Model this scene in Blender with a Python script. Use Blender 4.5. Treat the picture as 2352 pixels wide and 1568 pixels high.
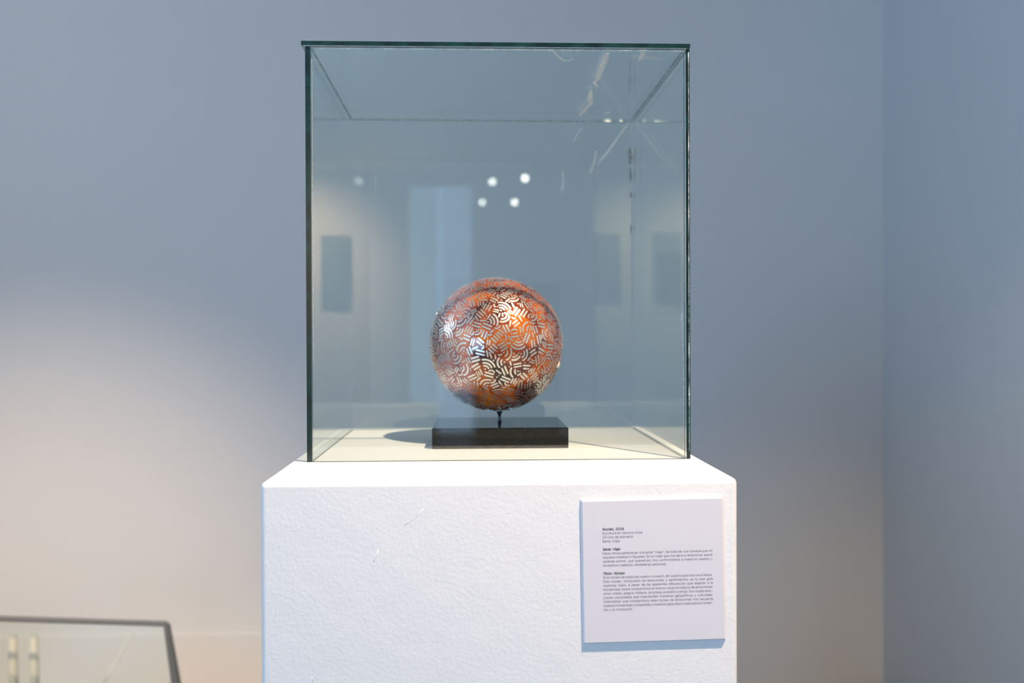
import bpy, bmesh, math, random
from mathutils import Vector, Matrix, noise
random.seed(7)
for o in list(bpy.data.objects): bpy.data.objects.remove(o)
C = bpy.context.scene.collection
S = bpy.context.scene
EYE = 1.40

# ------------------------------------------------------------------ camera
YAW, PITCH, ROLL = 0.0391, 0.0071, 0.0035
FPX = 35 / 36 * 2352
cd = bpy.data.cameras.new('camera'); cam = bpy.data.objects.new('camera', cd); C.objects.link(cam)
cd.lens = 35; cd.sensor_width = 36; cd.clip_start = .05; cd.clip_end = 60
CAMROT = (Matrix.Rotation(-YAW, 3, 'Z') @ Matrix.Rotation(math.pi/2 - PITCH, 3, 'X') @ Matrix.Rotation(-ROLL, 3, 'Z'))
cam.matrix_world = Matrix.Translation((0, 0, EYE)) @ CAMROT.to_4x4()
cd.dof.use_dof = True; cd.dof.focus_distance = 1.24; cd.dof.aperture_fstop = 3.6
S.camera = cam

def pix(u, v, axis, val):
    """point where the line of sight through photo pixel (u,v) meets the plane coordinate[axis] = val"""
    d = CAMROT @ Vector(((u - 1176) / FPX, (784 - v) / FPX, -1))
    o = Vector((0, 0, EYE))
    return o + d * ((val - o[axis]) / d[axis])

# ------------------------------------------------------------------ world, lamps, exposure
w = bpy.data.worlds.new('World'); S.world = w; w.use_nodes = True
w.node_tree.nodes['Background'].inputs[0].default_value = (.42, .62, 1, 1)
w.node_tree.nodes['Background'].inputs[1].default_value = 1.0
S.view_settings.view_transform = 'Standard'; S.view_settings.look = 'None'
S.view_settings.exposure = 0; S.view_settings.gamma = 1; S.view_settings.use_curve_mapping = False
cy = S.cycles
cy.max_bounces = 10; cy.diffuse_bounces = 4; cy.glossy_bounces = 6; cy.transparent_max_bounces = 24; cy.transmission_bounces = 6
cy.sample_clamp_indirect = 6; cy.use_denoising = True; cy.caustics_reflective = False; cy.caustics_refractive = False

def area(name, loc, rot, sx, sy, col, power):
    l = bpy.data.lights.new(name, 'AREA'); l.shape = 'RECTANGLE'; l.size = sx; l.size_y = sy; l.color = col; l.energy = power
    o = bpy.data.objects.new(name, l); o.location = loc; o.rotation_euler = rot; C.objects.link(o); return o
def spot(name, loc, target, col, power, angle, blend=.6, rad=.03):
    l = bpy.data.lights.new(name, 'SPOT'); l.color = col; l.energy = power; l.spot_size = math.radians(angle); l.spot_blend = blend
    l.shadow_soft_size = rad
    o = bpy.data.objects.new(name, l); o.location = loc
    o.rotation_euler = (Vector(target) - Vector(loc)).to_track_quat('-Z', 'Y').to_euler(); C.objects.link(o); return o

WARM = (1, .73, .45)
DAY = (.40, .62, 1)
XL, XR, YB, YF, H = -3.2, 4.2, 3.9, -11.2, 3.62      # room extents
KEY = (.70, .56, EYE + 1.66)
KEY_T = (.03, 1.42, 1.22)
spot('key_spot', KEY, KEY_T, (1, .76, .555), 362, 52, .5, .022)
spot('wash_spot', (-1.60, -.5, 3.3), (-1.66, 3.9, -.35), (1, .775, .55), 760, 40, 1.0, .05)
spot('back_wall_left_spot', (-2.7, -9.5, 3.4), (-2.35, YF, 2.3), WARM, 820, 84, 1.0, .05)
spot('back_wall_right_spot', (3.3, -9.4, 3.4), (3.2, YF, 2.2), WARM, 60, 75, .8, .05)
for q, t in (((2.6, -1.6, 3.3), (4.2, -1.5, 1.2)), ((2.6, -4.2, 3.3), (4.2, -4.2, 1.2)), ((2.7, .3, 3.3), (4.0, 1.2, 1.0)), ((-1.9, -.6, 3.3), (XL, -.6, 1.2))):
    spot('fill_spot', q, t, (.98, 1, .90), 250, 95, .8, .05)  # added fill lamps, out of view, raise the room's ambient light
spot('floor_fill_spot', (1.2, 1.2, 3.3), (1.15, 3.0, 0), (1, .72, .38), 180, 46, 1.0, .05)  # added lamp, out of view, bounces warm light onto the low right wall
# daylight entering at the openings
area('daylight_window_near', (XL + .02, 1.8, 2.65), (0, -math.pi/2, 0), 1.0, .8, (.68, .81, 1), 28)
area('daylight_window_far', (XL + .02, -4.0, 1.5), (0, -math.pi/2, 0), 2.0, 3.8, (.32, .61, 1), 258)
area('daylight_door', (-.25, YF + .02, 1.75), (math.pi/2, 0, 0), .5, 3.4, (.45, .70, 1), 4.2)

# ------------------------------------------------------------------ helpers
def finish(name, me, mat=None, parent=None, kind=None, label=None, category=None, group=None, smooth=False, loc=None):
    if mat is not None:
        for m in (mat if isinstance(mat, (list, tuple)) else [mat]): me.materials.append(m)
    if smooth:
        for p in me.polygons: p.use_smooth = True
    o = bpy.data.objects.new(name, me); C.objects.link(o)
    if loc: o.location = loc
    if parent: o.parent = parent
    for k, v in (('kind', kind), ('label', label), ('category', category), ('group', group)):
        if v: o[k] = v
    return o
def mesh_bm(bm, name='m'):
    me = bpy.data.meshes.new(name); bm.to_mesh(me); bm.free(); return me
def box_into(bm, lo, hi, mi=0):
    vs = [bm.verts.new((x, y, z)) for x in (lo[0], hi[0]) for y in (lo[1], hi[1]) for z in (lo[2], hi[2])]
    fs = [bm.faces.new([vs[i] for i in f]) for f in ((0,1,3,2),(4,6,7,5),(0,4,5,1),(2,3,7,6),(0,2,6,4),(1,5,7,3))]
    for f in fs: f.material_index = mi
    return vs, fs
def box(lo, hi, bevel=0, seg=3):
    bm = bmesh.new(); box_into(bm, lo, hi)
    if bevel: bmesh.ops.bevel(bm, geom=bm.edges[:], offset=bevel, segments=seg, profile=.5, affect='EDGES')
    bmesh.ops.recalc_face_normals(bm, faces=bm.faces[:])
    return mesh_bm(bm)
def empty(name, loc, label, category, group=None):
    o = bpy.data.objects.new(name, None); C.objects.link(o); o.location = loc; o.empty_display_size = .05
    o['label'] = label; o['category'] = category
    if group: o['group'] = group
    return o
def tube_into(bm, pts, r, n=10):
    rings = []
    for i, p in enumerate(pts):
        a = Vector(pts[max(i-1, 0)]); b = Vector(pts[min(i+1, len(pts)-1)]); d = (b - a).normalized()
        u = d.cross(Vector((0, 0, 1)));  u = u.normalized() if u.length > .05 else Vector((1, 0, 0)); v = d.cross(u)
        rr = r[i] if isinstance(r, (list, tuple)) else r
        rings.append([bm.verts.new(Vector(p) + (u*math.cos(t) + v*math.sin(t))*rr) for t in [2*math.pi*k/n for k in range(n)]])
    for A, B in zip(rings, rings[1:]):
        for k in range(n): bm.faces.new((A[k], A[(k+1) % n], B[(k+1) % n], B[k]))
    bm.faces.new(rings[0][::-1]); bm.faces.new(rings[-1])
def lathe(profile, n=40):
    bm = bmesh.new(); rings = []
    for r, z in profile:
        rings.append([bm.verts.new((r*math.cos(2*math.pi*k/n), r*math.sin(2*math.pi*k/n), z)) for k in range(n)])
    for A, B in zip(rings, rings[1:]):
        for k in range(n): bm.faces.new((A[k], A[(k+1) % n], B[(k+1) % n], B[k]))
    bm.faces.new(rings[0][::-1]); bm.faces.new(rings[-1]); return bm

# ------------------------------------------------------------------ materials
def mat(name):
    m = bpy.data.materials.new(name); m.use_nodes = True; nt = m.node_tree
    return m, nt, nt.nodes['Principled BSDF'], nt.nodes['Material Output']
def node(nt, t, **kw):
    n = nt.nodes.new(t)
    for k, v in kw.items(): setattr(n, k, v)
    return n
def simple(name, col, rough=.5, metal=0, coat=0, spec=.5):
    m, nt, p, o = mat(name); p.inputs['Base Color'].default_value = (*col, 1); p.inputs['Roughness'].default_value = rough
    p.inputs['Metallic'].default_value = metal; p.inputs['Coat Weight'].default_value = coat; p.inputs['Coat Roughness'].default_value = .04
    p.inputs['Specular IOR Level'].default_value = spec
    return m
def noise_bump(nt, p, layers, coat=False):
    """layers: (scale, distance, detail)"""
    tc = node(nt, 'ShaderNodeTexCoord'); prev = None
    for sc, dist, det in layers:
        n = node(nt, 'ShaderNodeTexNoise'); n.inputs['Scale'].default_value = sc; n.inputs['Detail'].default_value = det
        nt.links.new(tc.outputs['Object'], n.inputs['Vector'])
        b = node(nt, 'ShaderNodeBump'); b.inputs['Distance'].default_value = dist; b.inputs['Strength'].default_value = 1
        nt.links.new(n.outputs['Fac'], b.inputs['Height'])
        if prev: nt.links.new(prev.outputs['Normal'], b.inputs['Normal'])
        prev = b
    nt.links.new(prev.outputs['Normal'], p.inputs['Normal']); return tc

def wall_mat(name, col):
    m, nt, p, o = mat(name); p.inputs['Base Color'].default_value = (*col, 1); p.inputs['Roughness'].default_value = .75
    p.inputs['Specular IOR Level'].default_value = .2
    noise_bump(nt, p, [(120, .0006, 3)]); return m
M_wall = wall_mat('wall_paint', (.74, .74, .74))
M_ceiling = wall_mat('ceiling_paint', (.70, .70, .70))
M_trim = wall_mat('trim_paint', (.735, .725, .71))
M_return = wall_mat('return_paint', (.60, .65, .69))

# polished concrete / wood floor
m, nt, p, o = mat('floor_wood'); M_floor = m
tc = node(nt, 'ShaderNodeTexCoord'); wv = node(nt, 'ShaderNodeTexNoise'); wv.inputs['Scale'].default_value = 5; wv.inputs['Detail'].default_value = 6
mp = node(nt, 'ShaderNodeMapping'); mp.inputs['Scale'].default_value = (8, .6, 1)
nt.links.new(tc.outputs['Object'], mp.inputs['Vector']); nt.links.new(mp.outputs[0], wv.inputs['Vector'])
cr = node(nt, 'ShaderNodeValToRGB'); cr.color_ramp.elements[0].color = (.09, .052, .03, 1); cr.color_ramp.elements[1].color = (.17, .105, .065, 1)
nt.links.new(wv.outputs['Fac'], cr.inputs[0]); nt.links.new(cr.outputs[0], p.inputs['Base Color']); p.inputs['Roughness'].default_value = .4

# pedestal plaster paint: brushed, finely lumpy
m, nt, p, o = mat('pedestal_paint'); M_ped = m
p.inputs['Base Color'].default_value = (.80, .80, .79, 1); p.inputs['Roughness'].default_value = .6; p.inputs['Specular IOR Level'].default_value = .25
tc = noise_bump(nt, p, [(22, .0006, 2), (210, .00036, 4), (600, .00011, 2)])

# thin-sheet window glass: mirror by Fresnel at each face, the rest passes slightly green
def pane_mat(name, tint, dust=.0):
    m, nt, p, o = mat(name); nt.nodes.remove(p)
    geo = node(nt, 'ShaderNodeNewGeometry'); fr = node(nt, 'ShaderNodeFresnel')
    mr = node(nt, 'ShaderNodeMapRange'); mr.inputs['To Min'].default_value = 1.5; mr.inputs['To Max'].default_value = 1/1.5
    nt.links.new(geo.outputs['Backfacing'], mr.inputs['Value']); nt.links.new(mr.outputs[0], fr.inputs['IOR'])
    tr = node(nt, 'ShaderNodeBsdfTransparent'); tr.inputs['Color'].default_value = (*tint, 1)
    gl = node(nt, 'ShaderNodeBsdfGlossy'); gl.inputs['Roughness'].default_value = 0; gl.inputs['Color'].default_value = (1, 1, 1, 1)
    mx = node(nt, 'ShaderNodeMixShader'); nt.links.new(fr.outputs[0], mx.inputs[0]); nt.links.new(tr.outputs[0], mx.inputs[1]); nt.links.new(gl.outputs[0], mx.inputs[2])
    last = mx
    if dust:
        df = node(nt, 'ShaderNodeBsdfDiffuse'); df.inputs['Color'].default_value = (.8, .85, .85, 1)
        m2 = node(nt, 'ShaderNodeMixShader'); m2.inputs[0].default_value = dust
        nt.links.new(mx.outputs[0], m2.inputs[1]); nt.links.new(df.outputs[0], m2.inputs[2]); last = m2
    nt.links.new(last.outputs[0], o.inputs['Surface']); return m
M_pane = pane_mat('pane_glass', (.955, .985, .975), .0)
M_pane_clear = pane_mat('window_glass', (.97, .99, .985))
# ground green edge of the glass sheets
m, nt, p, o = mat('glass_edge'); M_edge = m
tc = node(nt, 'ShaderNodeTexCoord'); nz = node(nt, 'ShaderNodeTexNoise'); nz.inputs['Scale'].default_value = 45; nz.inputs['Detail'].default_value = 4
cr = node(nt, 'ShaderNodeValToRGB')
cr.color_ramp.elements[0].position = .35; cr.color_ramp.elements[0].color = (.0005, .008, .008, 1)
cr.color_ramp.elements[1].position = .72; cr.color_ramp.elements[1].color = (.004, .036, .034, 1)
nt.links.new(tc.outputs['Object'], nz.inputs['Vector']); nt.links.new(nz.outputs['Fac'], cr.inputs[0]); nt.links.new(cr.outputs[0], p.inputs['Base Color'])
p.inputs['Roughness'].default_value = .22
# glue
def film(name, col, op, rough=.4):
    m, nt, p, o = mat(name); p.inputs['Base Color'].default_value = (*col, 1); p.inputs['Roughness'].default_value = rough
    tr = node(nt, 'ShaderNodeBsdfTransparent'); mx = node(nt, 'ShaderNodeMixShader')
    tc = node(nt, 'ShaderNodeTexCoord'); nz = node(nt, 'ShaderNodeTexNoise'); nz.inputs['Scale'].default_value = 260; nz.inputs['Detail'].default_value = 5
    mr = node(nt, 'ShaderNodeMapRange'); mr.inputs['From Min'].default_value = .35; mr.inputs['From Max'].default_value = .7
    mr.inputs['To Min'].default_value = op*.25; mr.inputs['To Max'].default_value = op
    nt.links.new(tc.outputs['Object'], nz.inputs['Vector']); nt.links.new(nz.outputs['Fac'], mr.inputs['Value'])
    nt.links.new(mr.outputs[0], mx.inputs[0]); nt.links.new(tr.outputs[0], mx.inputs[1]); nt.links.new(p.outputs[0], mx.inputs[2])
    nt.links.new(mx.outputs[0], o.inputs['Surface']); return m
M_glue = film('glue_film', (.9, .92, .9), .85, .3)
M_smear = film('smear_film', (.95, .93, .9), .22, .5)
M_faint = film('faint_smear_and_reflection_film', (.95, .93, .9), .065, .5)
M_grime = film('grime_film', (.05, .06, .05), .6, .7)
M_bead = simple('glue_bead_white', (.85, .87, .84), .25)
M_seam = film('seam_dark_film', (.03, .09, .08), .5, .4)

# ------------------------------------------------------------------ room
def wall_with_openings_x(name, x0, x1, ya, yb, z1, ops):
    """wall slab between x0..x1 running in y with openings (ylo, yhi, zlo, zhi)"""
    bm = bmesh.new(); y = ya
    for (a, b, c, d) in sorted(ops):
        box_into(bm, (x0, y, 0), (x1, a, z1)); box_into(bm, (x0, a, 0), (x1, b, c)) if c > 0 else None; box_into(bm, (x0, a, d), (x1, b, z1)); y = b
    box_into(bm, (x0, y, 0), (x1, yb, z1)); return finish(name, mesh_bm(bm), M_wall, kind='structure')
finish('wall_back', box((XL-.2, YB, 0), (XR, YB+.2, H)), M_wall, kind='structure')
finish('floor', box((XL-.2, YF-.2, -.1), (XR+.2, YB+.2, 0)), M_floor, kind='structure')
finish('ceiling', box((XL-.2, YF-.2, H), (XR+.2, YB+.2, H+.1)), M_ceiling, kind='structure')
wall_with_openings_x('wall_left', XL-.2, XL, YF, YB, H, [(1.4, 2.2, 2.15, 3.15), (-5.9, -2.1, .5, 2.5)])
finish('wall_right', box((XR, YF, 0), (XR+.2, YB, H)), M_wall, kind='structure')
RX = 1.63
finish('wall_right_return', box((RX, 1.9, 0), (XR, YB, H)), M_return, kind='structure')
bm = bmesh.new()
box_into(bm, (XL, YF-.2, 0), (-.52, YF, H)); box_into(bm, (.02, YF-.2, 0), (XR, YF, H)); box_into(bm, (-.52, YF-.2, 3.5), (.02, YF, H))
finish('wall_front', mesh_bm(bm), M_wall, kind='structure')
finish('baseboard_back', box((XL, YB-.006, 0), (.3, YB, .245), .004, 2), M_trim, kind='structure')

def window_x(name, y0, y1, z0, z1, nm):
    e = bpy.data.objects.new(name, None); C.objects.link(e); e['kind'] = 'structure'
    x = XL - .1
    bm = bmesh.new(); t = .05
    for lo, hi in (((x-.03, y0, z0), (x+.03, y1, z0+t)), ((x-.03, y0, z1-t), (x+.03, y1, z1)), ((x-.03, y0, z0+t), (x+.03, y0+t, z1-t)), ((x-.03, y1-t, z0+t), (x+.03, y1, z1-t))): box_into(bm, lo, hi)
    for k in range(1, nm):
        yy = y0 + (y1-y0)*k/nm; box_into(bm, (x-.02, yy-.02, z0+t), (x+.02, yy+.02, z1-t))
    finish('window_frame', mesh_bm(bm), M_trim, e)
    finish('pane', box((x-.003, y0+t, z0+t), (x+.003, y1-t, z1-t)), M_pane_clear, e)
window_x('window_1', 1.4, 2.2, 2.15, 3.15, 2)
window_x('window_2', -5.9, -2.1, .5, 2.5, 4)
e = bpy.data.objects.new('door_1', None); C.objects.link(e); e['kind'] = 'structure'
bm = bmesh.new()
for lo, hi in (((-.52, YF-.12, 0), (-.46, YF-.06, 3.5)), ((-.04, YF-.12, 0), (.02, YF-.06, 3.5)), ((-.46, YF-.12, 3.44), (-.04, YF-.06, 3.5))): box_into(bm, lo, hi)
finish('door_frame', mesh_bm(bm), M_trim, e)
finish('pane', box((-.46, YF-.095, 0), (-.04, YF-.085, 3.44)), M_pane_clear, e)

e = bpy.data.objects.new('reflection_blocker', None); C.objects.link(e); e['kind'] = 'structure'  # added dark double panel, out of view, dims the glass reflection over the sphere
M_blocker = simple('blocker_dark', (.018, .016, .015), .5)
for a_, b_ in ((.05, .62), (.64, 1.2)): finish('blocker_leaf', box((a_, YF+.002, .005), (b_, YF+.045, 2.1), .004, 2), M_blocker, e)
finish('blocker_handle', box((.56, YF+.046, 1.0), (.59, YF+.08, 1.2), .004, 2), simple('blocker_handle_steel', (.5, .5, .5), .3, 1), e)

# framed prints on the far gallery wall, seen mirrored in the glass
def art_mat(name, seed):
    m, nt, p, o = mat(name)
    tc = node(nt, 'ShaderNodeTexCoord'); v = node(nt, 'ShaderNodeTexVoronoi'); v.inputs['Scale'].default_value = 9 + seed
    cr = node(nt, 'ShaderNodeValToRGB'); cr.color_ramp.elements[0].color = (.03, .055, .06, 1); cr.color_ramp.elements[1].color = (.16, .22, .22, 1)
    nt.links.new(tc.outputs['Object'], v.inputs['Vector']); nt.links.new(v.outputs['Distance'], cr.inputs[0]); nt.links.new(cr.outputs[0], p.inputs['Base Color'])
    p.inputs['Roughness'].default_value = .5; return m
def picture(x0, x1, z0, z1, label, seed):
    e = empty('framed_picture', ((x0+x1)/2, YF+.02, z0), label, 'picture'); e['group'] = 'pictures on the far wall'
    def pt(n, lo, hi, m):
        l = e.location; finish(n, box([a-b for a, b in zip(lo, l)], [a-b for a, b in zip(hi, l)]), m, e)
    f = .025
    pt('canvas', (x0+f, YF+.003, z0+f), (x1-f, YF+.02, z1-f), art_mat('print_%d' % seed, seed))
    for lo, hi in (((x0, YF+.001, z0), (x0+f, YF+.03, z1)), ((x1-f, YF+.001, z0), (x1, YF+.03, z1)), ((x0+f, YF+.001, z0), (x1-f, YF+.03, z0+f)), ((x0+f, YF+.001, z1-f), (x1-f, YF+.03, z1))):
        pt('frame_rail', lo, hi, M_darkmetal)
M_darkmetal = simple('dark_grey_metal', (.055, .065, .065), .5, .3)
FS = (abs(YF) + 2*1.2685) / 12.5
picture(-1.885*FS, -1.52*FS, EYE+.31*FS, EYE+1.235*FS, 'dark teal print in a thin grey frame on the far wall beside the glazed door', 1)
picture(2.33*FS, 2.9*FS, EYE+.246*FS, EYE+1.027*FS, 'wide dark blue print on the far wall, away from the glazed door', 3)

# ceiling spotlights
M_white_metal = simple('white_metal', (.7, .7, .7), .35)
def emit(name, col, st):
    m, nt, p, o = mat(name); p.inputs['Emission Color'].default_value = (*col, 1); p.inputs['Emission Strength'].default_value = st; p.inputs['Base Color'].default_value = (0, 0, 0, 1); return m
M_lens = emit('lamp_lens', (1, .93, .84), 22)
M_lens2 = emit('lamp_lens_dim', (1, .85, .7), 3)
def spotlight(loc, target, label, lens, r=.035):
    e = empty('ceiling_spotlight', loc, label, 'lamp'); e['group'] = 'ceiling spotlights'
    d = (Vector(target) - Vector(loc)).normalized(); q = d.to_track_quat('-Z', 'Y').to_matrix().to_4x4()
    bm = lathe([(r*.55, .13), (r*1.15, .11), (r*1.25, .0), (r*1.25, -.035), (r*1.1, -.035), (r*1.05, .0)], 24); bm.transform(q)
    finish('lamp_housing', mesh_bm(bm), M_white_metal, e, smooth=False)
    bm = lathe([(r, -.012), (r, -.008)], 24); bm.transform(q); finish('lens', mesh_bm(bm), lens, e)
    bm = bmesh.new(); tube_into(bm, [(0, 0, .05), (0, 0, H - loc[2])], .008, 8); finish('stem', mesh_bm(bm), M_white_metal, e)
def mirrored_lamp(u, v, z):
    q = pix(u, v, 2, z)
    return (q.x, 2*1.2685 - q.y, z)
spotlight(mirrored_lamp(1206, 409, EYE+1.72), (.2, 1.3, 1.3), 'lit ceiling spotlight above the gallery middle, the nearer of the far pair', M_lens)
spotlight(mirrored_lamp(1182, 464, EYE+1.72), (.2, 1.3, 1.3), 'lit ceiling spotlight above the gallery middle, the farther of the far pair', M_lens)
kd = (Vector((.03, 1.42, 1.22)) - Vector(KEY)).normalized()
kl = Vector(KEY) - kd*.05
spotlight(tuple(kl), (.03, 1.42, 1.22), 'lit ceiling spotlight aimed down at the sphere from above its right', M_lens2, .03)
wl = Vector((-1.60, -.5, 3.3)); wd = (Vector((-1.66, 3.9, -.35)) - wl).normalized()
spotlight(tuple(wl - wd*.06), (-1.66, 3.9, -.35), 'lit ceiling spotlight aimed at the second glass case by the wall', M_lens2, .03)

# ------------------------------------------------------------------ pedestal
PZ = EYE - .1608
PX0, PX1, PY0, PY1 = -.2335, .2940, 1.0970, 1.7260
ped = empty('pedestal', ((PX0+PX1)/2, (PY0+PY1)/2, 0), 'tall white plastered pedestal with rounded edges under the glass box', 'pedestal')
def loc_mesh(me, off):
    me.transform(Matrix.Translation(-Vector(off))); return me
bm = bmesh.new(); box_into(bm, (PX0, PY0, 0), (PX1, PY1, PZ))
bmesh.ops.recalc_face_normals(bm, faces=bm.faces[:])
bmesh.ops.bevel(bm, geom=bm.edges[:], offset=.0065, segments=6, profile=.5, affect='EDGES')
me = loc_mesh(mesh_bm(bm), ped.location)
finish('body', me, M_ped, ped, smooth=True)
# small paint runs and dents on the front
def ridge(points, r):
    bm = bmesh.new(); P = [pix(u, v, 1, PY0 + .0002) for u, v in points]
    n = len(P); rr = [r*math.sin(math.pi*(i+.6)/(n+.2)) for i in range(n)]
    tube_into(bm, P, rr, 8)
    for v in bm.verts: v.co.y = PY0 + (v.co.y - PY0)*.35
    return finish('paint_run', loc_mesh(mesh_bm(bm), ped.location), M_ped, ped, smooth=True)
ridge([(974, 1165), (962, 1180), (950, 1191), (938, 1200), (928, 1207)], .0007)
ridge([(868, 1262), (866, 1275), (861, 1284), (857, 1293)], .0009)
ridge([(856, 1292), (858, 1297), (862, 1296)], .0009)
ridge([(855, 1253), (857, 1250), (859, 1251)], .0007)
ridge([(716, 1553), (717, 1560), (719, 1568)], .0006)

# ------------------------------------------------------------------ glass box
GX0, GX1, GY0, GY1 = -.2106, .2786, 1.2685, 1.7055
GZ0, GZ1 = PZ, EYE + .3650
TS = .0065
gc = empty('glass_case', ((GX0+GX1)/2, (GY0+GY1)/2, PZ), 'large clear glass box with green edges covering the patterned sphere', 'display case')
def pane(name, lo, hi, face_axis, rot=None, label=None):
    bm = bmesh.new(); vs, fs = box_into(bm, lo, hi)
    bmesh.ops.recalc_face_normals(bm, faces=bm.faces[:])
    for f in bm.faces:
        f.material_index = 0 if abs(f.normal[face_axis]) > .9 or (face_axis == 0 and f.normal.y > -.5) or (face_axis == 2 and f.normal.y > .5) or rot else 1
    if rot:
        c = Vector([(a+b)/2 for a, b in zip(lo, hi)])
        bm.transform(Matrix.Translation(c) @ rot @ Matrix.Translation(-c))
    o = finish(name, loc_mesh(mesh_bm(bm), gc.location), [M_pane, M_edge], gc)
    if label: o['label'] = label
    return o
E_ = .0003
left = pane('side_pane', (GX0, GY0, GZ0+E_), (GX0+TS, GY1, GZ1-E_), 0)
right = pane('side_pane', (GX1-TS+.0015, GY0, GZ0+E_), (GX1, GY1, GZ1-E_), 0)
front = pane('front_pane', (GX0+TS+E_, GY0+.0003, GZ0+E_), (GX1-TS-E_, GY0+.0048, GZ1-E_), 1)
rot = Matrix.Rotation(.017, 4, 'Z') @ Matrix.Rotation(.0045, 4, 'X')
back = pane('back_pane', (GX0+TS+.0004, GY1-.0095, GZ0+.0012), (GX1-TS-.0004, GY1-.0047, GZ1-.0012), 1, rot)
lid = pane('lid', (GX0-.0045, GY0-.003, GZ1), (GX1+.0002, GY1+.003, GZ1+.0055), 2, None, 'flat glass lid with a dark green front edge')

# seams and glue
def ribbon(points, widths, normal_axis, mat_, name, parent, lift=0, thick=.0003):
    """flat wavering strip through 3D points lying in a plane"""
    bm = bmesh.new(); n = len(points); A = []; B = []
    nv = Vector([1 if i == normal_axis else 0 for i in range(3)])
    for i, p in enumerate(points):
        a = points[max(i-1, 0)]; b = points[min(i+1, n-1)]; d = (b-a).normalized(); s = d.cross(nv).normalized()
        wd = widths[i] if isinstance(widths, (list, tuple)) else widths
        A.append(bm.verts.new(p + s*wd/2)); B.append(bm.verts.new(p - s*wd/2))
    for i in range(n-1): bm.faces.new((A[i], A[i+1], B[i+1], B[i]))
    g = bmesh.ops.extrude_face_region(bm, geom=bm.faces[:])
    for v in g['geom']:
        if isinstance(v, bmesh.types.BMVert): v.co += nv*thick
    bmesh.ops.recalc_face_normals(bm, faces=bm.faces[:])
    return finish(name, loc_mesh(mesh_bm(bm), gc.location), mat_, parent)
def line(a, b, n): a = Vector(a); b = Vector(b); return [a.lerp(b, i/n) for i in range(n+1)]
rnd = random.Random(3)
# dark joints under the lid and down the corners (old clear silicone)
zt = GZ1 - .0012
ribbon(line((GX0+TS+.0006, GY0+.01, zt), (GX0+TS+.0006, GY1-.010, zt), 6), .0030, 2, M_seam, 'seam', gc)
ribbon(line((GX1-TS-.0006, GY0+.01, zt), (GX1-TS-.0006, GY1-.008, zt), 6), .0024, 2, M_seam, 'seam', gc)
ribbon(line((GX0+TS, GY1-.0115, GZ1-.0014), (GX1-TS, GY1-.0045, GZ1-.0014), 6), .0022, 1, M_seam, 'seam', gc)
M_green = film('joint_green_film', (.006, .06, .045), .95, .85)
zb = GZ0 + .0006
ribbon(line((GX0+TS, GY0+.008, zb), (GX0+TS, GY1-.012, zb), 4), .0011, 2, M_green, 'seam', gc)
ribbon(line((GX1-TS, GY0+.008, zb), (GX1-TS, GY1-.008, zb), 4), .0011, 2, M_green, 'seam', gc)
ribbon(line((GX0+TS, GY1-.0145, zb), (GX1-TS, GY1-.0075, zb), 4), .0009, 2, M_green, 'seam', gc)
# light glue line inside the left corner
pts = line((GX0+TS+.0012, GY0+.0052, GZ0+.12), (GX0+TS+.0012, GY0+.0052, GZ1-.004), 60)
ribbon(pts, [(.0003 + .0010*max(0, noise.noise(Vector((0, 0, i*.35))))+.0003*rnd.random()) for i in range(61)], 1, M_glue, 'glue_line', gc)
# ragged glue on the right corner
def px_line(uvs, axis, val): return [pix(u, v, axis, val) for u, v in uvs]
fy = GY0 + .0052
pts = []; wds = []
for i in range(60):
    v = 690 + i*5.0; u = 1568.5 + 3*(i/60) + rnd.uniform(-.6, .6)
    pts.append(pix(u, v, 1, fy)); wds.append(.0006 + (.0034*math.exp(-((i-10)/14)**2) + .0008)*rnd.uniform(.3, 1))
ribbon(pts, wds, 1, M_glue, 'glue_line', gc)
pts = line((GX1-TS-.0004, GY0+.0052, GZ0+.01), (GX1-TS-.0004, GY0+.0052, GZ1-.01), 90)
ribbon(pts, [.0003 + .0012*rnd.random()**3 for i in range(91)], 1, M_glue, 'glue_line', gc)
# glue on the outer face of the right edge
pts = line((GX1-.0015, GY0-.0004, GZ0+.01), (GX1-.0015, GY0-.0004, GZ1-.004), 110)
ribbon(pts, [.0002 + .0018*max(0, noise.noise(Vector((3, 0, i*.16)))) + .0005*rnd.random()**2 for i in range(111)], 1, M_glue, 'glue_line', gc)
# dashes beneath the front of the lid
for u0, u1 in ((745, 770), (784, 808), (828, 850), (853, 880), (903, 925), (940, 1003), (1206, 1215), (1260, 1272), (1292, 1300), (1365, 1372), (1500, 1540), (1560, 1577)):
    v = 103.5 + (u0-745)*.0092
    ribbon([pix(u0 + (u1-u0)*k/4, v + .0092*(u1-u0)*k/4, 1, GY0-.0008) for k in range(5)], [.0004, .0012, .0014, .0012, .0004], 1, M_glue, 'glue_bead', gc)
pts = line((GX0+.004, GY0-.0008, GZ1-.0012), (GX1-.004, GY0-.0008, GZ1-.0012), 100)
ribbon(pts, [.0003+.0009*rnd.random()**2 for i in range(101)], 1, M_faint, 'glue_line', gc)
ribbon(line((GX0+TS, GY0+.0054, GZ1-.0022), (GX1-TS, GY0+.0054, GZ1-.0022), 70), [.0012+.0012*rnd.random() for i in range(71)], 1, M_glue, 'glue_line', gc)
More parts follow.
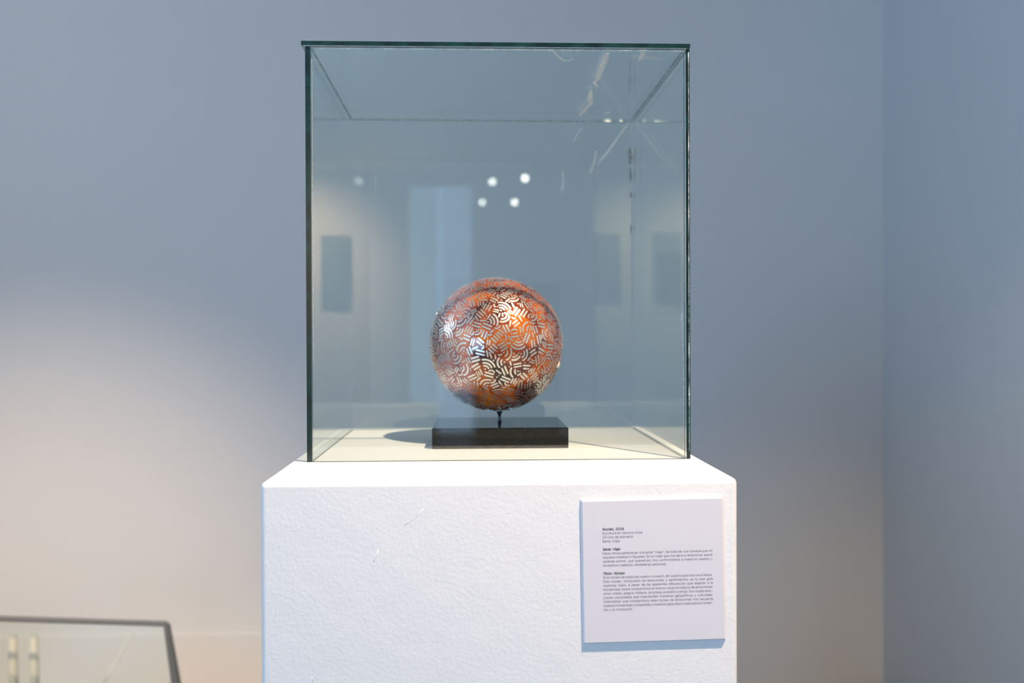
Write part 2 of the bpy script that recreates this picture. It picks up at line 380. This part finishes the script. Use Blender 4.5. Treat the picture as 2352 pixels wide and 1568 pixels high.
# wiped glue smears under the lid and on the back pane, plus one drawn-in reflection
zl = GZ1 - .0006
def lid_smear(uvs, ws, m=M_smear): ribbon([pix(u, v, 2, zl) for u, v in uvs], ws, 2, m, 'glue_smear_and_reflection', gc)
def sm(uvs, wpx, m, y):    # smear or drawn-in reflection on an upright pane; width in millimetres
    ribbon([pix(u, v, 1, y) for u, v in uvs], wpx, 1, m, 'glue_smear_and_reflection', gc)
lid_smear([(1397, 122), (1391, 136), (1384, 152), (1378, 168), (1373, 184), (1366, 192)], [.004, .007, .008, .008, .007, .003])
lid_smear([(1362, 188), (1368, 195), (1374, 201)], [.003, .005, .002], M_smear)
lid_smear([(1358, 210), (1355, 224), (1357, 238), (1346, 250), (1336, 262), (1331, 270)], [.003, .007, .008, .007, .009, .003], M_smear)
lid_smear([(1480, 113), (1477, 122), (1473, 132), (1468, 140)], [.005, .006, .006, .004], M_smear)
lid_smear([(1452, 129), (1470, 133), (1490, 133), (1508, 137), (1519, 140)], [.010, .022, .014, .008, .002], M_faint)
lid_smear([(1256, 113), (1266, 118), (1274, 122), (1285, 134), (1295, 140), (1308, 141), (1315, 136)], [.004, .004, .002, .002, .004, .004, .002], M_smear)
yb_ = GY1 - .0110
sm([(1338, 292), (1325, 310), (1314, 330)], [.002, .003, .001], M_faint, yb_)
sm([(1444, 282), (1420, 315), (1395, 350), (1374, 375)], [.002, .004, .005, .004], M_faint, yb_)  # pale streak drawn along the lid edge's mirror image, a painted reflection
sm([(1369, 345), (1366, 365), (1360, 385), (1353, 402)], [.003, .005, .005, .002], M_faint, yb_)
sm([(1292, 393), (1294, 415), (1293, 432), (1286, 442)], [.003, .004, .004, .003], M_faint, yb_)
sm([(862, 395), (861, 430), (863, 470)], [.001, .002, .001], M_faint, yb_)
for uvs, ws in (([(1388, 278), (1396, 278), (1404, 278.5)], [.001, .0025, .001]), ([(1422, 278), (1427, 278), (1430, 278)], [.0005, .002, .0005])):
    ribbon([pix(u, v, 1, yb_) for u, v in uvs], ws, 1, M_bead, 'glue_bead', gc)
# dark grime along the rear right corner
for uvs, ws in (([(1446.5, 338), (1447, 350), (1448, 362), (1447.5, 378)], [.0015, .0055, .0065, .003]), ([(1448, 384), (1448.5, 400), (1449, 420)], [.002, .0045, .001]),
                ([(1449, 440), (1449, 448), (1449, 455)], [.001, .003, .001]), ([(1449, 514), (1449.5, 525), (1449, 540)], [.0005, .002, .0005])):
    ribbon([pix(u, v, 1, yb_) for u, v in uvs], ws, 1, M_grime, 'grime_mark', gc)
# specks near the right edge
for u, v, r in ((1566, 536, .8), (1562, 570, .9), (1567, 617, 1.1), (1565, 650, .8), (1565, 674, .6), (1563, 917, .7), (1560, 927, .5), (1573, 940, 1.0), (1211, 427, .5), (1467, 157, .5), (1229, 196, .4), (1365, 928, .5)):
    c = pix(u, v, 1, fy); bm = bmesh.new(); bmesh.ops.create_icosphere(bm, subdivisions=1, radius=r*.0009)
    for q in bm.verts: q.co = Vector((q.co.x*rnd.uniform(.6, 1.5), q.co.y*.3, q.co.z*rnd.uniform(.6, 1.4))) + c
    finish('glue_speck', loc_mesh(mesh_bm(bm), gc.location), M_glue, gc)

# ------------------------------------------------------------------ sculpture
SC = Vector((.0345, 1.4923, EYE - .0147)); R = .1
BX0, BX1, BY0, BY1 = -.0583, .1344, 1.4011, 1.5837
BZ = EYE - .1316
sculpt = empty('sphere_sculpture', ((BX0+BX1)/2, (BY0+BY1)/2, PZ), 'orange brown sphere covered in silver dashes on a black stone block', 'sculpture')
# stone base
m, nt, p, o = mat('black_granite'); M_stone = m
tc = node(nt, 'ShaderNodeTexCoord'); vz = node(nt, 'ShaderNodeTexNoise'); vz.inputs['Scale'].default_value = 900; vz.inputs['Detail'].default_value = 2
cr = node(nt, 'ShaderNodeValToRGB'); cr.color_ramp.elements[0].position = .5; cr.color_ramp.elements[0].color = (.004, .004, .0045, 1)
cr.color_ramp.elements[1].position = .78; cr.color_ramp.elements[1].color = (.03, .028, .026, 1)
nt.links.new(tc.outputs['Object'], vz.inputs['Vector']); nt.links.new(vz.outputs['Fac'], cr.inputs[0]); nt.links.new(cr.outputs[0], p.inputs['Base Color'])
p.inputs['Roughness'].default_value = .02; p.inputs['Specular IOR Level'].default_value = .24
finish('base_block', loc_mesh(box((BX0, BY0, PZ+.0002), (BX1, BY1, BZ), .0016, 3), sculpt.location), M_stone, sculpt, label='polished black stone block')
# steel pin
stem_c = Vector((.0392, 1.4923, 0))
bm = lathe([(.0042, BZ-.001), (.0040, BZ+.0006), (.0026, BZ+.0014), (.0023, BZ+.008), (.0024, BZ+.0125), (.0036, BZ+.0135), (.0044, BZ+.0155), (.0050, BZ+.0185)], 20)
bm.transform(Matrix.Translation(stem_c - sculpt.location)); 
finish('stem', mesh_bm(bm), simple('dark_steel', (.08, .09, .095), .28, .9), sculpt, smooth=True)
# sphere body
m, nt, p, o = mat('tortoiseshell_lacquer'); M_orb = m
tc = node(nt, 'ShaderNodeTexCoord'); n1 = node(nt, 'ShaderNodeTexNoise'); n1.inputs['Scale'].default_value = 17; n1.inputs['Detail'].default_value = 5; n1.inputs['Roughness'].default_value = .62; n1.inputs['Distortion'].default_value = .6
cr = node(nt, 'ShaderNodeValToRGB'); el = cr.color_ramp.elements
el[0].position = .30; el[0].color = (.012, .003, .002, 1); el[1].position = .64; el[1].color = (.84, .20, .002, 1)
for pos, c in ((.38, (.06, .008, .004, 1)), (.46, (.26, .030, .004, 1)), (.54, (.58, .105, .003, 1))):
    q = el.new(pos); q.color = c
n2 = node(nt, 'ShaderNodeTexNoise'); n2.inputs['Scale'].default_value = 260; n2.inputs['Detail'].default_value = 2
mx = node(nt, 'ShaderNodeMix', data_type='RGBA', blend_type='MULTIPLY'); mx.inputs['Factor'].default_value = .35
mo = node(nt, 'ShaderNodeMapping'); mo.inputs['Location'].default_value = (3.1, .4, 2.2)   # shifts the mottling so its dark tones imitate shade low down
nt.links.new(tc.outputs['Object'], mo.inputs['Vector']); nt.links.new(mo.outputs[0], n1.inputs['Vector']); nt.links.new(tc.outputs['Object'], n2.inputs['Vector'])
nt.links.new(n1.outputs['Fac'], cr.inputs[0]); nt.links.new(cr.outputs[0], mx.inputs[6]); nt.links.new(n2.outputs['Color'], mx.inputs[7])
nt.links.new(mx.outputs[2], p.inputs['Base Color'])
p.inputs['Roughness'].default_value = .6; p.inputs['Metallic'].default_value = .25; p.inputs['Specular IOR Level'].default_value = .2; p.inputs['Coat IOR'].default_value = 1.5; p.inputs['Coat Weight'].default_value = 1; p.inputs['Coat Roughness'].default_value = .035
M_silver = simple('silver_leaf', (.82, .76, .69), .33, .92, .5)
bm = bmesh.new(); bmesh.ops.create_uvsphere(bm, u_segments=128, v_segments=64, radius=R)
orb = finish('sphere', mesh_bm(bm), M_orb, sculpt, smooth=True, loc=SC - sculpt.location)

# silver marks: groups of concentric arcs, paired bars and dots, packed over the ball
rs = random.Random(11)
def arc(cx, cy, r, a0, a1, w):
    n = max(4, int(abs(a1-a0)*r/1.6)); return ('arc_mark', [(cx + r*math.cos(a0+(a1-a0)*i/n), cy + r*math.sin(a0+(a1-a0)*i/n)) for i in range(n+1)], w)
def bar(x, y, l, w, bend=0):
    n = 4; return ('bar_mark', [(x - l/2 + l*i/n, y + bend*math.sin(math.pi*i/n)) for i in range(n+1)], w)
def dot(x, y, w): return ('dot_mark', [(x, y)], w)
def motif(k, s):
    w = 2.5*s*rs.uniform(.88, 1.08)
    if k < .34:      # fan: two arcs and a dot
        a = math.radians(rs.uniform(36, 52)); r1 = rs.uniform(10, 12.2)*s; r2 = rs.uniform(5.3, 6.4)*s
        return [arc(-r1/2, 0, r1, -a, a, w), arc(-r1/2, 0, r2, -a*.95, a*.95, w*.95), dot(-r1/2+1.0*s, 0, w*1.05)]
    if k < .44:      # three arcs and a dot
        a = math.radians(rs.uniform(38, 48)); r1 = 14.5*s
        return [arc(-r1/2, 0, r1, -a, a, w*.9), arc(-r1/2, 0, r1*.67, -a, a, w*.9), arc(-r1/2, 0, r1*.37, -a, a, w*.9), dot(-r1/2+.6, 0, w)]
    if k < .80:      # two bars
        l = rs.uniform(9, 13)*s; g = 2.35*s
        return [bar(rs.uniform(-.8, .8), g, l, w), bar(rs.uniform(-.8, .8), -g, l*rs.uniform(.85, 1.05), w)]
    if k < .88:      # long and short bar with dot
        l = rs.uniform(10, 13)*s; g = 2.3*s
        return [bar(0, g, l, w), bar(-1, -g, l*.5, w), dot(l*.42, -g, w)]
    g = 4.3*s; l = rs.uniform(8, 10)*s
    return [bar(0, g, l, w*.9), bar(0, 0, l, w*.9), bar(0, -g, l, w*.9)]
def frame(n):
    t = n.cross(Vector((.3, .5, .8))); t.normalize(); return t, n.cross(t)
CELL = 4.0
grid = {}
def key(q): return (int(q[0]//CELL), int(q[1]//CELL), int(q[2]//CELL))
def clear(q, rad, gap):
    kx, ky, kz = key(q)
    for i in (-1, 0, 1):
        for j in (-1, 0, 1):
            for k in (-1, 0, 1):
                for (x, y, z, r) in grid.get((kx+i, ky+j, kz+k), ()):
                    d = rad + r + gap
                    if (x-q[0])**2 + (y-q[1])**2 + (z-q[2])**2 < d*d: return False
    return True
RM = R*1000
strokes = []
def place(n, ang, st, gap):
    t, b = frame(n); ca, sa = math.cos(ang), math.sin(ang); out = []
    for kind_, pts, wd in st:
        P = []
        for x, y in pts:
            u = x*ca - y*sa; v = x*sa + y*ca
            q = n*RM + t*u + b*v; q = q*(RM/q.length)
            P.append(q)
        dense = []
        for i, q in enumerate(P):
            dense.append(q)
            if i+1 < len(P): dense.append((q + P[i+1])*.5)
        for q in dense:
            if not clear(q, wd/2, gap): return False
        out.append((kind_, P, wd, dense))
    for kind_, P, wd, dense in out:
        strokes.append((kind_, P, wd))
        for q in dense: grid.setdefault(key(q), []).append((q[0], q[1], q[2], wd/2))
    return True
def rand_dir():
    z = rs.uniform(-1, 1); a = rs.uniform(0, 2*math.pi); r = math.sqrt(1-z*z); return Vector((r*math.cos(a), r*math.sin(a), z))
GAP = 1.05
for tries, s in ((5200, 1.0), (5200, .86), (5200, .72)):
    for _ in range(tries):
        n = rand_dir(); k = rs.random(); a = rs.uniform(0, 2*math.pi)
        st = motif(k, s)
        if clear(n*RM, 1.2, GAP):
            for q in range(5):
                if place(n, a + q*1.257, st, GAP): break
for l, tries in ((8, 4500), (5, 5000)):
    for _ in range(tries):
        n = rand_dir()
        if clear(n*RM, 1.0, .7):
            a = rs.uniform(0, math.pi)
            for q in range(4):
                if place(n, a + q*.785, [bar(0, 0, l, 2.1)] if rs.random() < .6 else [arc(-l*.5, 0, l*.6, -.9, .9, 2.1)], .75): break
for _ in range(6000):
    place(rand_dir(), 0, [dot(0, 0, rs.uniform(1.6, 2.4))], .9)
def stroke_into(bm, kind_, P, wd):
    h = .22; r = wd/2
    def on(q, lift): return Vector(q)*((RM + lift)/q.length)*.001
    if kind_ == 'dot_mark':
        n = P[0].normalized(); t, b = frame(n); ring = [P[0] + (t*math.cos(a)+b*math.sin(a))*r for a in [math.pi*k/4 for k in range(8)]]
    else:
        L = []; Rr = []
        for i, q in enumerate(P):
            d = (P[min(i+1, len(P)-1)] - P[max(i-1, 0)]).normalized(); s = q.normalized().cross(d)
            L.append(q + s*r); Rr.append(q - s*r)
        d1 = (P[-1]-P[-2]).normalized(); s1 = P[-1].normalized().cross(d1); d0 = (P[0]-P[1]).normalized(); s0 = P[0].normalized().cross(d0)
        cap1 = [P[-1] + (d1*math.sin(a) + s1*math.cos(a))*r for a in (math.pi/4, math.pi/2, 3*math.pi/4)]
        cap0 = [P[0] + (d0*math.sin(a) + s0*math.cos(a))*r for a in (math.pi/4, math.pi/2, 3*math.pi/4)]
        # faces
        tl = [bm.verts.new(on(q, h)) for q in L]; tr = [bm.verts.new(on(q, h)) for q in Rr]
        for i in range(len(P)-1): bm.faces.new((tl[i], tr[i], tr[i+1], tl[i+1]))
        c1 = [bm.verts.new(on(q, h)) for q in cap1]; c0 = [bm.verts.new(on(q, h)) for q in cap0]
        bm.faces.new([tl[-1], tr[-1]] + c1[::-1]); bm.faces.new([tr[0], tl[0]] + c0[::-1])
        loop = tl + c1 + tr[::-1] + c0
        low = [bm.verts.new(v.co*((RM-.05)/(RM+h))) for v in loop]
        for i in range(len(loop)):
            j = (i+1) % len(loop); bm.faces.new((loop[i], loop[j], low[j], low[i]))
        return
    top = [bm.verts.new(on(q, h)) for q in ring]; low = [bm.verts.new(on(q, -.05)) for q in ring]
    bm.faces.new(top)
    for i in range(8): j = (i+1) % 8; bm.faces.new((top[i], low[i], low[j], top[j]))
def score(s):
    kind_, P, wd = s; n = P[len(P)//2].normalized(); L = wd + sum((a-b).length for a, b in zip(P, P[1:]))
    view = (Vector((0, 0, EYE)) - SC).normalized()
    return max(0, n.dot(view))*L*wd
order = sorted(strokes, key=score, reverse=True)
print('strokes', len(order))
def smooth_keep(me):
    for p_ in me.polygons: p_.use_smooth = False
for s in order[:290]:
    bm = bmesh.new(); stroke_into(bm, *s); bmesh.ops.recalc_face_normals(bm, faces=bm.faces[:])
    finish(s[0], mesh_bm(bm), M_silver, orb)
bm = bmesh.new()
for s in order[290:]: stroke_into(bm, *s)
bmesh.ops.recalc_face_normals(bm, faces=bm.faces[:])
finish('small_silver_marks', mesh_bm(bm), M_silver, orb, kind='stuff')

# ------------------------------------------------------------------ label board on the pedestal front
tl, tr_, br, bl = [pix(u, v, 1, PY0) for u, v in ((1332, 1146), (1662.5, 1138), (1664.5, 1467), (1336.5, 1477))]
ux = ((tr_ - tl) + (br - bl)).normalized(); W = ((tr_-tl).length + (br-bl).length)/2; Hh = ((tl-bl).length + (tr_-br).length)/2
ang = math.atan2(ux.z, ux.x)
board = empty('label_board', (0, 0, 0), 'square white text board stuck on the pedestal front, slightly tilted', 'label')
board.location = tl + Vector((0, -.0002, 0)); board.rotation_euler = (0, -ang, 0)
# local frame: x right, z up, y into the pedestal
T, BV = .0029, .0023
bm = bmesh.new()
a = [bm.verts.new(v) for v in ((0, 0, 0), (W, 0, 0), (W, 0, -Hh), (0, 0, -Hh))]
b = [bm.verts.new(v) for v in ((BV, -T, -BV), (W-BV, -T, -BV), (W-BV, -T, -Hh+BV*.6), (BV, -T, -Hh+BV*.6))]
bm.faces.new(b); bm.faces.new(a[::-1])
for i in range(4): j = (i+1) % 4; bm.faces.new((a[i], a[j], b[j], b[i]))
bmesh.ops.recalc_face_normals(bm, faces=bm.faces[:])
finish('board', mesh_bm(bm), simple('board_white', (.80, .755, .77), .45), board)
M_ink = simple('ink', (.035, .022, .035), .6)
LINES = [(0, 1, 'Nucleo, 2024'), (1, 0, 'Escultura en tecnica mixta'), (2, 0, '20 cms de diámetro'), (3, 0, 'Serie: Viaje'), (5, 1, 'Serie: Viaje'),
 (6, 2, 'Estas obras pertenecen a la serie "Viaje". Se trata de una travesía que no'),
 (7, 2, 'requiere maletas ni tiquetes. Es un viaje que nos lleva a reflexionar sobre'),
 (8, 2, 'quiénes somos, qué queremos; nos confrontamos a nuestros miedos y'),
 (9, 0, 'revelamos nuestras verdaderas pasiones.'),
 (11, 1, 'Título: Núcleo'),
 (12, 2, 'Si el núcleo de todos es nuestro corazón, ahí yace lo que nos une a todos.'),
 (13, 2, 'Este núcleo, compuesto de emociones y sentimientos, es lo que guía'),
 (14, 2, 'nuestras vidas. A pesar de las aparentes diferencias que separan a la'),
 (15, 2, 'humanidad, todos compartimos el mismo conjunto básico de emociones:'),
 (16, 2, 'amor, miedo, alegría, tristeza, sorpresa, aversión y enojo. Son todas emo-'),
 (17, 2, 'ciones universales que trascienden fronteras geográficas y culturales.'),
 (18, 2, 'Internalizar que compartimos este núcleo de emociones nos recuerda'),
 (19, 2, 'nuestra humanidad compartida y nuestra capacidad innata para la conex-'),
 (20, 0, 'ión y la compasión.')]
PXM = W/330.5      # metres on the board per photo pixel
TX, TW, Y0, DY = 49.5*PXM, 251.5*PXM, 71.5*PXM, 9.19*PXM
import os
try:
    SANS = bpy.data.fonts.load(os.path.join(bpy.utils.system_resource('DATAFILES', path='fonts'), 'Inter.woff2'))   # a typeface that ships with Blender
except Exception:
    SANS = None
def text_mesh(s, size, bold):
    c = bpy.data.curves.new('text', 'FONT'); c.body = s
    if SANS: c.font = SANS
    c.size = size; c.resolution_u = 3
    c.offset = size*(.022 if bold else -.004)
    if bold: c.shear = .22
    o = bpy.data.objects.new('tmp', c); C.objects.link(o)
    dg = bpy.context.evaluated_depsgraph_get(); me = bpy.data.meshes.new_from_object(o.evaluated_get(dg), depsgraph=dg)
    bpy.data.objects.remove(o); bpy.data.curves.remove(c); return me
def mwidth(me): xs = [v.co.x for v in me.vertices]; return min(xs), max(xs)
ref = text_mesh('Escultura en tecnica mixta', .004, 0); x0, x1 = mwidth(ref); SIZE = .004*(91*PXM)/(x1-x0)
print('text size', SIZE)
for li, style, s in LINES:
    words = s.split(' '); ms = [text_mesh(wd, SIZE, style == 1) for wd in words]
    ws = [mwidth(q) for q in ms]; tot = sum(b-a for a, b in ws)
    gap = (TW - tot)/(len(words)-1) if style == 2 else SIZE*.29
    verts = []; faces = []; x = TX
    for q, (a, b) in zip(ms, ws):
        off = len(verts)
        verts += [(v.co.x - a + x, -T-.00008, -(Y0 + li*DY) + v.co.y) for v in q.vertices]
        faces += [[i + off for i in p_.vertices] for p_ in q.polygons]; x += b - a + gap
    me = bpy.data.meshes.new('text_line'); me.from_pydata(verts, [], faces)
    finish('text_line', me, M_ink, board)

# ------------------------------------------------------------------ second glass case, low by the left wall
VY = 2.75
vc = empty('desk_vitrine', (-1.55, VY, 0), 'blurred low glass display case with grey edges beside the wall', 'display case')
def V(u, v, y=VY): return pix(u, v, 1, y)
def loc2(me): return loc_mesh(me, vc.location)
M_vframe = simple('vitrine_grey', (.10, .105, .105), .6, 0)
A = V(-260, 1412); B = V(383, 1432); Cc = V(432, 1740, VY-.02); D = V(-260, 1740, VY-.02)
def bar3(p, q, r, name='frame_rail'):
    bm = bmesh.new(); tube_into(bm, [p, q], r, 8); return finish(name, loc2(mesh_bm(bm)), M_vframe, vc)
bar3(A, B, [.008, .0075]); bar3(B, Cc, [.009, .018]); bar3(A, D, .012)
G = Vector((0, .5, 0))
bm = bmesh.new(); vs = [bm.verts.new(q) for q in (A, B, Cc, D)]; vs2 = [bm.verts.new(q + Vector((0, .005, 0))) for q in (A, B, Cc, D)]
bm.faces.new(vs); bm.faces.new(vs2[::-1])
for i in range(4): j = (i+1) % 4; bm.faces.new((vs[i], vs[j], vs2[j], vs2[i]))
bmesh.ops.recalc_face_normals(bm, faces=bm.faces[:])
M_vglass = pane_mat('vitrine_glass', (.95, .965, .93), .02)
finish('front_pane', loc2(mesh_bm(bm)), M_vglass, vc)
# rear posts seen through the glass
M_vframe = simple('vitrine_rear_grey', (.58, .56, .50), .6, 0)
bar3(V(308, 1452, VY+.35), V(190, 1650, VY+.35), .0035, 'rear_rail'); 
# table body under the glass
zt_ = Cc.z
finish('table', loc2(box((D.x-.05, VY-.06, 0), (Cc.x+.03, VY+.5, zt_-.001), .006, 2)), simple('vitrine_white', (.66, .65, .62), .5), vc)
M_reflection = simple('reflection_cream', (.50, .48, .43), .95, spec=0)  # solid upright strips stand in for soft light reflections in the case glass
for u, lab in ((30, 'slim cream strip imitating a light reflection in the low case, nearest its far end'), (78, 'slim cream strip imitating a light reflection in the low case, nearer the sphere pedestal')):
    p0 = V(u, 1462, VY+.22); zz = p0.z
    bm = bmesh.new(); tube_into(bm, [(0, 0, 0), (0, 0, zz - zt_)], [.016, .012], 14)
    o_ = finish('reflection_strip', mesh_bm(bm), M_reflection, smooth=True, label=lab, category='imitated reflection', group='imitated reflections in the low case')
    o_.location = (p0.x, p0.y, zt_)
